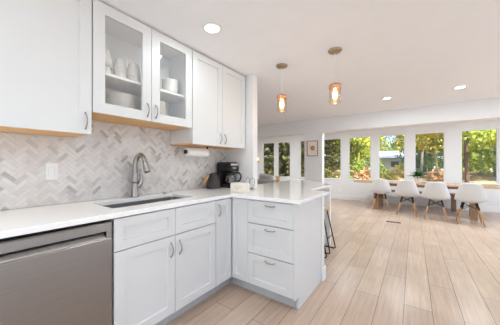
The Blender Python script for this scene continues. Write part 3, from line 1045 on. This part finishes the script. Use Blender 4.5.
# pendants
def pendant(x, y, label):
    t = thing('pendant_light', label, 'pendant light', (x, y, CEIL), 'pendants over the peninsula')
    obj('canopy', lathe(nb(), [(0, 0), (0.062, 0), (0.064, -0.006), (0.056, -0.016), (0.022, -0.022), (0, -0.023)], (x, y, CEIL - 0.0005)), 'bronze', t, smooth=True)
    obj('cord', tube(nb(), [(x, y, CEIL - 0.022), (x, y, 1.985)], 0.0022, 8), 'trim_white', t)
    obj('cap', lathe(nb(), [(0, 1.985), (0.010, 1.985), (0.012, 1.972), (0.050, 1.968), (0.056, 1.962), (0.057, 1.925), (0.054, 1.925), (0.052, 1.960), (0, 1.960)], (x, y, 0)), 'copper', t, smooth=True)
    obj('shade', lathe(nb(), [(0.0535, 1.930), (0.0545, 1.80), (0.050, 1.782), (0.048, 1.783), (0.052, 1.80), (0.0515, 1.930)], (x, y, 0)), 'amber_glass', t, smooth=True)
    obj('socket', lathe(nb(), [(0, 1.959), (0.016, 1.959), (0.016, 1.925), (0, 1.925)], (x, y, 0), 16), 'copper', t, smooth=True)
    obj('bulb', lathe(nb(), [(0.012, 1.924), (0.014, 1.91), (0.022, 1.88), (0.023, 1.855), (0.016, 1.832), (0, 1.825)], (x, y, 0), 16), 'bulb_glow', t, smooth=True)
    ld = bpy.data.lights.new('bulb_light', 'POINT')
    ld.energy = 0.8
    ld.color = (1.0, 0.72, 0.42)
    ld.shadow_soft_size = 0.03
    lo = bpy.data.objects.new('bulb_light', ld)
    C.objects.link(lo)
    lo.parent = t
    lo.location = (0, 0, -0.50)
pendant(0.855, 2.29, 'copper-capped glass jar pendant nearer the wall cabinets')
pendant(1.435, 2.28, 'copper-capped glass jar pendant over the free end of the peninsula')

# ------------------------------------------------------------------ picture, sofa, vase, sconce
t = thing('framed_picture', 'small wood-framed print on the white post', 'picture', (0.036, 5.469, 1.59))
bm = nb()
a, b, c, d = -0.102, 0.174, 1.400, 1.775
f = 0.016
box(bm, a, a + f, 5.449, 5.4695, c, d)
box(bm, b - f, b, 5.449, 5.4695, c, d)
box(bm, a + f, b - f, 5.449, 5.4695, c, c + f)
box(bm, a + f, b - f, 5.449, 5.4695, d - f, d)
obj('frame', bm, 'picture_frame', t)
obj('print_sheet', box(nb(), a + f, b - f, 5.460, 5.469, c + f, d - f), 'picture_mat', t)
bm = nb()
pts = []
rr = random.Random(5)
for k in range(22):
    an = 2 * PI * k / 22
    q = 1 + rr.uniform(-0.22, 0.22)
    pts.append((0.036 + 0.055 * q * math.cos(an), 1.59 + 0.062 * q * math.sin(an)))
lo = [bm.verts.new((p[0], 5.4599, p[1])) for p in pts]
hi = [bm.verts.new((p[0], 5.4590, p[1])) for p in pts]
bm.faces.new(hi)
for i in range(22):
    bm.faces.new((lo[i], lo[(i + 1) % 22], hi[(i + 1) % 22], hi[i]))
obj('painted_shape', bm, 'art_print', t)

t = thing('sofa', 'grey fabric sofa seen behind the bar counter, by the left windows', 'sofa', (-1.75, 5.2, 0))
def soft(name, b, m, par, bev=0.05):
    o = obj(name, box(nb(), *b), m, par, bevel=bev, seg=4, smooth=True)
    return o
soft('seat_base', (-2.75, -0.62, 4.95, 5.72, 0.10, 0.42), 'sofa_fabric', t, 0.04)
soft('backrest', (-2.75, -0.62, 4.72, 4.95, 0.10, 0.82), 'sofa_fabric', t, 0.07)
for a, b in ((-2.93, -2.751), (-0.615, -0.42)):
    soft('armrest', (a, b, 4.76, 5.72, 0.10, 0.66), 'sofa_fabric', t, 0.07)
for a, b in ((-2.74, -1.78), (-1.77, -0.63)):
    soft('seat_cushion', (a, b, 4.97, 5.73, 0.425, 0.56), 'sofa_fabric', t, 0.05)
for xx in (-2.85, -0.52):
    for yy in (4.82, 5.64):
        obj('leg', lathe(nb(), [(0, 0.001), (0.02, 0.001), (0.028, 0.10), (0, 0.10)], (xx, yy, 0), 12), 'table_leg_wood', t, smooth=True)
bm = box(nb(), -0.20, 0.20, -0.06, 0.06, -0.19, 0.19)
bmesh.ops.transform(bm, matrix=Matrix.Translation((-1.05, 5.06, 0.765)) @ Matrix.Rotation(R(12), 4, 'X') @ Matrix.Rotation(R(8), 4, 'Y'), verts=bm.verts[:])
solo('throw_pillow', bm, 'cushion_fabric', 'pale grey throw pillow standing against the sofa back', 'pillow', bevel=0.055, seg=4, smooth=True)

vx, vy = 0.222, 3.36
t = thing('vase', 'small gold vase of dried flowers on the bar counter edge', 'vase', (vx, vy, 0.90))
obj('pot', lathe(nb(), [(0, 0), (0.030, 0), (0.042, 0.02), (0.044, 0.04), (0.032, 0.062), (0.024, 0.070), (0.028, 0.078), (0.025, 0.078), (0.021, 0.070), (0, 0.066)], (vx, vy, 0.901), 20), 'gold_vase', t, smooth=True)
bm = nb()
rr = random.Random(8)
for k in range(26):
    an = rr.uniform(0, 2 * PI)
    ra = rr.uniform(0.01, 0.055)
    hh = rr.uniform(0.09, 0.125)
    q = (vx + ra * math.cos(an), vy + ra * math.sin(an), 0.901 + hh)
    tube(bm, [(vx, vy, 0.965), q], 0.0012, 5)
    bmesh.ops.create_icosphere(bm, subdivisions=1, radius=rr.uniform(0.009, 0.015), matrix=Matrix.Translation(q))
obj('dried_flowers', bm, 'dry_flower', t)

t.scale = (0.82, 0.82, 0.82)
t = thing('wall_sconce', 'brass wall lamp glowing on the window wall beside the partition edge', 'wall lamp', (-3.33, 8.2, 1.35))
sconce = t
obj('back_plate', lathe(nb(), [(0, 0), (0.05, 0), (0.05, -0.015), (0, -0.018)], (-3.33, 8.199, 1.30), 20, 'y'), 'brass', t, smooth=True)
obj('arm', tube(nb(), smooth_path([(-3.33, 8.185, 1.30), (-3.33, 8.12, 1.28), (-3.33, 8.09, 1.33)], 5), 0.009, 8), 'brass', t, smooth=True)
obj('holder', lathe(nb(), [(0, 1.33), (0.035, 1.33), (0.042, 1.35), (0.042, 1.37), (0, 1.37)], (-3.33, 8.09, 0), 20), 'brass', t, smooth=True)
obj('shade', lathe(nb(), [(0.030, 1.37), (0.042, 1.39), (0.044, 1.46), (0.036, 1.50), (0, 1.505)], (-3.33, 8.09, 0), 20), 'sconce_glow', t, smooth=True)

sconce.scale = (0.78, 1, 0.78)

# ------------------------------------------------------------------ dining table, bench, chairs, plant
TA = R(-6)
t = thing('dining_table', 'long wooden dining table in front of the windows', 'table', (2.22, 7.15, 0))
t.rotation_euler = (0, 0, TA)
def lobj(name, bm, m, par, **k):      # geometry given in the thing's own frame
    for v in bm.verts:
        v.co += Vector(par.location)
    return obj(name, bm, m, par, **k)
lobj('tabletop', box(nb(), -1.50, 1.46, -0.40, 0.40, 0.700, 0.735), 'table_oak', t, bevel=0.004)
for sx in (-0.95, 0.92):
    for sy in (-0.31, 0.20):
        lobj('leg', box(nb(), sx - 0.055, sx + 0.055, sy - 0.035, sy + 0.035, 0.0, 0.62), 'table_leg_wood', t, bevel=0.003)
    lobj('crossbar', box(nb(), sx - 0.055, sx + 0.055, -0.36, 0.30, 0.62, 0.700), 'table_leg_wood', t, bevel=0.003)
lobj('stretcher', box(nb(), -0.895, 0.865, -0.085, -0.025, 0.625, 0.685), 'table_leg_wood', t, bevel=0.003)

t = thing('bench', 'dark wooden bench along the window side of the table', 'bench', (2.05, 7.86, 0))
lobj('seat', box(nb(), -0.95, 0.95, -0.15, 0.15, 0.405, 0.445), 'table_leg_wood', t, bevel=0.004)
for sx in (-0.84, 0.84):
    lobj('leg', box(nb(), sx - 0.04, sx + 0.04, -0.13, 0.13, 0.0, 0.405), 'table_leg_wood', t, bevel=0.004)

def chair(label):
    t = thing('dining_chair', label, 'chair', (0, 0, 0), 'moulded white chairs along the table')
    prof = [(0.245, 0.425, 0.170), (0.232, 0.440, 0.205), (0.18, 0.448, 0.226), (0.08, 0.438, 0.236), (-0.03, 0.430, 0.240), (-0.11, 0.437, 0.242), (-0.165, 0.468, 0.240), (-0.198, 0.535, 0.232), (-0.218, 0.62, 0.212), (-0.236, 0.71, 0.185), (-0.250, 0.785, 0.168), (-0.256, 0.812, 0.150), (-0.258, 0.822, 0.125)]
    bm = nb()
    nt_ = 12
    n = len(prof)
    rows = []
    for i, (y, z, w) in enumerate(prof):
        s = i / (n - 1)
        seat = max(0, 1 - abs(s - 0.33) / 0.36)
        back = max(0, min(1, (s - 0.40) / 0.2)) * (1 - 0.55 * max(0, (s - 0.6) / 0.4))
        row = []
        for k in range(nt_ + 1):
            q = -1 + 2 * k / nt_
            c = abs(q) ** 2.6
            row.append(bm.verts.new((q * w, y + 0.095 * back * c, z + 0.062 * seat * c + 0.03 * back * c * (1 if s < 0.62 else 0.3) - (0.012 * c if i >= n - 2 else 0))))
        rows.append(row)
    for a, b in zip(rows, rows[1:]):
        for k in range(nt_):
            bm.faces.new((a[k], a[k + 1], b[k + 1], b[k]))
    obj('seat_shell', bm, 'chair_plastic', t, smooth=True, solid=0.007, subsurf=1)
    ends = []
    for sx in (-1, 1):
        for sy in (-1, 1):
            A = Vector((sx * 0.095, sy * 0.10 + 0.02, 0.422))
            B = Vector((sx * 0.195, sy * 0.20 + 0.02, 0.002))
            ends.append((A, B))
            p1, p2 = A.lerp(B, 0.27), B
            g = obj('leg', tube(nb(), [p1, A.lerp(B, 0.5), p2], [0.0125, 0.014, 0.0095], 10), 'oak_leg', t, smooth=True)
            obj('leg_bracket', tube(nb(), [A, A.lerp(B, 0.29)], 0.0145, 8), 'black_metal', g, smooth=True)
    bm = nb()
    for i, j in ((0, 3), (1, 2), (0, 2), (1, 3)):
        a, b = ends[i], ends[j]
        tube(bm, [a[0].lerp(a[1], 0.30), b[0].lerp(b[1], 0.04)], 0.003, 6)
        tube(bm, [a[0].lerp(a[1], 0.04), b[0].lerp(b[1], 0.30)], 0.003, 6)
    obj('wire_brace', bm, 'black_metal', t, smooth=True)
    bm = nb()
    for sx in (-1, 1):
        box(bm, sx * 0.095 - 0.014, sx * 0.095 + 0.014, -0.095, 0.135, 0.416, 0.428)
    obj('seat_mount', bm, 'black_metal', t)
    return t
ch = chair('white moulded chair with wooden legs, farthest left at the table')
ch.location = (1.35, 6.90, 0)
ch.rotation_euler = (0, 0, R(5))
dup(ch, (1.927, 6.625, 0), R(-2), 'white moulded chair with wooden legs, second from the left, beside the plant')
dup(ch, (2.445, 6.40, 0), R(-4), 'white moulded chair with wooden legs, third from the left, below the potted plant')
dup(ch, (2.975, 6.32, 0), R(-3), 'white moulded chair with wooden legs, nearest the camera at the right')

px, py, pz = 2.15, 7.14, 0.736
t = thing('potted_plant', 'leafy green plant in a white pot on the dining table', 'plant', (px, py, pz))
obj('pot', lathe(nb(), [(0, 0), (0.066, 0), (0.070, 0.006), (0.088, 0.15), (0.090, 0.16), (0.083, 0.16), (0.080, 0.145), (0, 0.14)], (px, py, pz + 0.0005)), 'porcelain', t, smooth=True)
obj('soil', lathe(nb(), [(0, 0.1405), (0.078, 0.1405), (0.078, 0.148), (0, 0.152)], (px, py, pz)), 'soil', t)
bm = nb()
rr = random.Random(21)
for k in range(60):
    an = rr.uniform(0, 2 * PI)
    el = rr.uniform(0.35, 1.25)
    ln = rr.uniform(0.14, 0.27)
    dx, dy = math.cos(an), math.sin(an)
    pr = None
    for q in range(6):
        s = q / 5
        rad = 0.01 + ln * s * math.cos(el * (1 - 0.5 * s))
        hh = 0.145 + ln * s * math.sin(el) - 0.10 * s * s * (1.2 - el * 0.6)
        hh = max(hh, 0.05)
        if rad < 0.095:
            hh = max(hh, 0.158 if q else 0.145)
        w = 0.022 * math.sin(PI * min(0.97, 0.12 + 0.85 * s)) + 0.001
        cpt = Vector((px + dx * rad, py + dy * rad, pz + hh))
        sd_ = Vector((-dy, dx, 0)) * w
        cur = (bm.verts.new(cpt - sd_), bm.verts.new(cpt + Vector((0, 0, -0.004))), bm.verts.new(cpt + sd_))
        if pr:
            bm.faces.new((pr[0], pr[1], cur[1], cur[0]))
            bm.faces.new((pr[1], pr[2], cur[2], cur[1]))
        pr = cur
obj('leaves', bm, 'fern_green', t)

# floor register and wall outlet
t = thing('floor_register', 'narrow dark floor vent in the planks in front of the chairs', 'vent', (1.715, 5.58, 0))
bm = nb()
x0, x1, y0, y1 = 1.585, 1.845, 5.545, 5.615
box(bm, x0, x1, y0, y0 + 0.012, 0.0005, 0.006)
box(bm, x0, x1, y1 - 0.012, y1, 0.0005, 0.006)
box(bm, x0, x0 + 0.012, y0 + 0.012, y1 - 0.012, 0.0005, 0.006)
box(bm, x1 - 0.012, x1, y0 + 0.012, y1 - 0.012, 0.0005, 0.006)
obj('frame', bm, 'vent_brown', t)
bm = nb()
for k in range(12):
    q = x0 + 0.018 + k * 0.0193
    box(bm, q, q + 0.008, y0 + 0.012, y1 - 0.012, 0.001, 0.005)
obj('grille', bm, 'vent_brown', t)
obj('opening', box(nb(), x0 + 0.012, x1 - 0.012, y0 + 0.012, y1 - 0.012, 0.0003, 0.0008), 'black_gap', t)
t = thing('wall_outlet', 'white power outlet low on the wall under the window', 'outlet', (0.0, 8.199, 0.32))
obj('plate', box(nb(), -0.035, 0.035, 8.193, 8.1995, 0.262, 0.378), 'plate_plastic', t, bevel=0.003)
for zz in (0.295, 0.345):
    obj('socket', box(nb(), -0.016, 0.016, 8.1905, 8.193, zz - 0.013, zz + 0.013), 'cabinet_inside', t, bevel=0.002)

# ------------------------------------------------------------------ outside: trees, shrubs, a house
def leaf_cloud(bm, centre, rad, n, size, rr, flat=0.75):
    for _ in range(n):
        while True:
            q = Vector((rr.uniform(-1, 1), rr.uniform(-1, 1), rr.uniform(-1, 1)))
            if 0.25 < q.length < 1:
                break
        p = centre + Vector((q.x * rad, q.y * rad, q.z * rad * flat))
        nrm = (q + Vector((rr.uniform(-0.7, 0.7), rr.uniform(-0.7, 0.7), rr.uniform(-0.2, 0.9)))).normalized()
        u = nrm.orthogonal().normalized()
        u = Matrix.Rotation(rr.uniform(0, 6.28), 3, nrm) @ u
        v = nrm.cross(u)
        s = size * rr.uniform(0.6, 1.3)
        bm.faces.new([bm.verts.new(p + u * s), bm.verts.new(p + v * s * 0.6), bm.verts.new(p - u * s), bm.verts.new(p - v * s * 0.6)])

def broadleaf(seed, H, crown0, crad, leaf='leaf_lime', bark='bark_brown', size=0.095, clumps=52, per=85, trunk_r=0.14):
    rr = random.Random(seed)
    t = thing('broadleaf_tree', '', 'tree', (0, 0, 0))
    bm = nb()
    path = smooth_path([(0, 0, -0.2), (rr.uniform(-.1, .1), rr.uniform(-.1, .1), H * 0.3), (rr.uniform(-.25, .25), rr.uniform(-.2, .2), H * 0.6), (rr.uniform(-.3, .3), 0, H * 0.92)], 4)
    n = len(path)
    tube(bm, path, [trunk_r * (1.25 - 1.1 * i / (n - 1)) for i in range(n)], 9)
    cl = []
    for k in range(clumps):
        an = rr.uniform(0, 2 * PI)
        f = rr.random()
        z = crown0 + (H - crown0) * f
        prof = math.sin(PI * (0.12 + 0.80 * f)) ** 0.7
        r = crad * prof * math.sqrt(rr.uniform(0.05, 1))
        cl.append(Vector((r * math.cos(an), r * math.sin(an), z)))
    for k in range(9):
        c = cl[rr.randrange(len(cl))]
        s = Vector((0, 0, max(H * 0.22, c.z - 0.9)))
        tube(bm, [s, s.lerp(c, 0.55) + Vector((0, 0, 0.1)), c], [trunk_r * 0.42, trunk_r * 0.26, 0.015], 6)
    obj('trunk', bm, bark, t, smooth=True)
    bm = nb()
    for c in cl:
        leaf_cloud(bm, c, crad * rr.uniform(0.22, 0.40), per, size, rr)
    obj('foliage', bm, leaf, t)
    return t

def conifer(seed, H, crad, leaf='leaf_dark', size=0.16):
    rr = random.Random(seed)
    t = thing('conifer_tree', '', 'tree', (0, 0, 0))
    obj('trunk', tube(nb(), [(0, 0, -0.2), (0, 0, H * 0.5), (0, 0, H)], [0.16, 0.10, 0.02], 9), 'bark_brown', t, smooth=True)
    bm = nb()
    tiers = 20
    for k in range(tiers):
        f = k / (tiers - 1)
        z = 0.35 + (H - 0.45) * f
        r = crad * (1 - f) ** 0.85 + 0.12
        m = max(5, int(13 * (1 - f)))
        for j in range(m):
            an = rr.uniform(0, 2 * PI)
            for s in range(4):
                d = r * (0.3 + 0.7 * s / 3)
                leaf_cloud(bm, Vector((d * math.cos(an), d * math.sin(an), z - d * 0.22)), 0.26, 9, size * 0.8, rr, 0.5)
    obj('foliage', bm, leaf, t)
    return t

def shrub(seed, H, rad, leaf):
    rr = random.Random(seed)
    t = thing('shrub', '', 'shrub', (0, 0, 0))
    bm = nb()
    for k in range(9):
        an = rr.uniform(0, 2 * PI)
        tube(bm, [(0.08 * math.cos(an), 0.08 * math.sin(an), -0.1), (rad * 0.5 * math.cos(an), rad * 0.5 * math.sin(an), H * 0.7)], [0.025, 0.01], 5)
    obj('stem', bm, 'bark_brown', t)
    bm = nb()
    for k in range(26):
        an = rr.uniform(0, 2 * PI)
        f = rr.random()
        r = rad * math.sqrt(rr.random()) * (1 - 0.4 * f)
        leaf_cloud(bm, Vector((r * math.cos(an), r * math.sin(an), 0.12 + (H - 0.25) * f)), 0.28, 46, 0.075, rr)
    obj('foliage', bm, leaf, t)
    return t

PROTO = {
    'A': broadleaf(1, 6.6, 1.5, 1.9),
    'B': broadleaf(2, 7.6, 1.7, 2.0, 'leaf_yellow', 'bark_pale', trunk_r=0.065),
    'D': broadleaf(4, 7.4, 0.7, 2.6, 'leaf_green', size=0.11, clumps=70),
    'C': conifer(3, 8.0, 2.0),
    'S': shrub(5, 1.5, 0.8, 'leaf_rust'),
}
used = set()
def plant(k, ratio, y, label, leaf=None, bark=None, rot=0.0, sc=1.0, group=None):
    loc = (2.053 + ratio * y, y, ground_z(y))
    mats = {}
    if leaf:
        mats['foliage'] = leaf
    if bark:
        mats['trunk'] = bark
    if k not in used:
        used.add(k)
        o = PROTO[k]
        o.location = loc
        o.rotation_euler = (0, 0, rot)
        o['label'] = label
        if group:
            o['group'] = group
        for c in o.children:
            n_ = c.name.split('.')[0]
            if n_ in mats:
                c.material_slots[0].link = 'OBJECT'
                c.material_slots[0].material = M[mats[n_]]
    else:
        o = dup(PROTO[k], loc, rot, label, group, None)
        if 'group' in o and not group:
            del o['group']
        for c in o.children:
            n_ = c.name.split('.')[0]
            if c.material_slots:
                c.material_slots[0].link = 'OBJECT'
                c.material_slots[0].material = M[mats[n_]] if n_ in mats else PROTO[k].children[0].data.materials[0] if n_ in ('trunk', 'stem') else c.data.materials[0]
    o.scale = (sc, sc, sc)
    return o
# left group: dark evergreens close to the glass
plant('C', -0.610, 14.5, 'dark evergreen filling the leftmost window', rot=0.3)
plant('C', -0.510, 13.4, 'dark evergreen filling the second window from the left', rot=1.3)
plant('D', -0.400, 15.5, 'olive tree behind the narrow window strip left of the post', 'leaf_olive', rot=2.0, sc=0.8)
plant('D', -0.335, 13.4, 'dark green broad tree in the window right of the post', 'leaf_dark', rot=0.6, sc=0.7)
plant('S', -0.300, 10.6, 'olive shrub low in the window right of the post', 'leaf_olive', rot=0.2, sc=0.8)
plant('A', -0.275, 19.5, 'olive tree with a dark trunk behind the broad tree by the post', 'leaf_olive', rot=0.9)
plant('A', -0.178, 14.6, 'bright yellow-green tree filling the window left of the chairs', 'leaf_lime', rot=1.9, sc=0.84)
plant('S', -0.155, 11.2, 'rust-brown shrub low in the window left of the chairs', 'leaf_rust', rot=1.1, sc=0.7)
plant('S', -0.190, 12.6, 'green shrub low in the window left of the chairs', 'leaf_green', rot=2.4, sc=0.7)
plant('A', -0.172, 22.0, 'golden tree at the left of the window showing the house', 'leaf_yellow', rot=2.8)
plant('D', 0.030, 26.0, 'green tree at the right of the window showing the house', 'leaf_green', rot=3.2)
plant('S', -0.034, 14.5, 'bright yellow shrub in front of the neighbouring house', 'leaf_yellow', rot=0.4, sc=0.52)
plant('S', -0.070, 12.0, 'low olive shrub under the neighbouring house', 'leaf_olive', rot=0.7, sc=0.5)
plant('S', -0.105, 14.0, 'green shrub at the left under the neighbouring house', 'leaf_green', rot=1.7, sc=0.55)
plant('B', 0.020, 16.0, 'pale-trunked yellow tree at the left in the window behind the plant', 'leaf_yellow', rot=0.0, sc=0.9)
plant('B', 0.066, 19.5, 'pale-trunked yellow-green tree at the right in the window behind the plant', 'leaf_lime', rot=2.0)
plant('D', 0.046, 24.5, 'yellow-green tree behind the two pale trunks', 'leaf_lime', rot=3.5, sc=0.95)
plant('S', 0.060, 13.2, 'rust-brown shrub low behind the potted plant', 'leaf_rust', rot=3.0, sc=0.4)
plant('B', 0.140, 13.0, 'brown-trunked tree at the left edge of the rightmost window', 'leaf_lime', 'bark_brown', rot=1.0, sc=1.0)
plant('D', 0.205, 17.0, 'bright green tree filling the rightmost window', 'leaf_lime', rot=0.4, sc=0.8)
plant('D', 0.150, 21.5, 'green tree farther back in the rightmost window', 'leaf_green', rot=1.5, sc=0.9)
plant('A', 0.290, 14.0, 'yellow-green tree just right of the rightmost window', 'leaf_lime', rot=2.5)
# wood behind
rb = random.Random(17)
i = 0
for y, st, off in ((28.0, 5.6, 0.0), (34.5, 6.0, 2.4), (41.5, 6.6, 0.8)):
    xx = -0.82 * y + off
    while xx < 0.36 * y:
        ratio = xx / y
        xx += st
        i += 1
        if -0.15 < ratio < 0.0:
            continue
        k = 'C' if ratio < -0.2 and i % 3 else ('D', 'A')[i % 2]
        leaf = ('leaf_dark', 'leaf_olive', 'leaf_dark')[i % 3] if ratio < -0.22 else ('leaf_lime', 'leaf_yellow', 'leaf_green', 'leaf_olive')[i % 4]
        plant(k, ratio, y + rb.uniform(-0.5, 0.5), 'tree of the wood in the background outside the windows', leaf, rot=rb.uniform(0, 6), sc=rb.uniform(1.1, 1.3), group='trees of the wood behind')
for i, ratio in enumerate((-0.130, -0.085, -0.050, -0.012)):
    plant('A', ratio, 47, 'low tree on the skyline behind the neighbouring house', ('leaf_green', 'leaf_lime')[i % 2], rot=i, sc=1.1 if i in (0, 3) else 0.72, group='trees on the skyline behind the house')
# neighbouring house
hx0, hx1, hy0 = -0.9, 2.2, 30.0
hz = ground_z(30)
t = thing('house', 'low white house with a pale roof far outside the window', 'house', (0.6, 32, hz))
obj('wall', box(nb(), hx0, hx1 + 1.2, hy0, hy0 + 5, hz - 0.3, hz + 1.95), 'house_white', t)
bm = nb()
v = [bm.verts.new(p) for p in ((hx0 - 0.5, hy0 - 0.6, hz + 1.9), (hx1 + 1.7, hy0 - 0.6, hz + 1.9), (hx1 + 1.7, hy0 + 5.6, hz + 1.9), (hx0 - 0.5, hy0 + 5.6, hz + 1.9), (hx0 - 0.5, hy0 + 2.5, hz + 2.75), (hx1 + 1.7, hy0 + 2.5, hz + 2.75))]
for f in ((0, 1, 5, 4), (2, 3, 4, 5), (0, 4, 3), (1, 2, 5), (3, 2, 1, 0)):
    bm.faces.new([v[i] for i in f])
obj('roof', bm, 'house_roof', t)
for a in (0.0, 1.35, 2.4):
    obj('window', box(nb(), a, a + 0.75, hy0 - 0.03, hy0 + 0.02, hz + 0.9, hz + 1.5), 'house_dark', t)
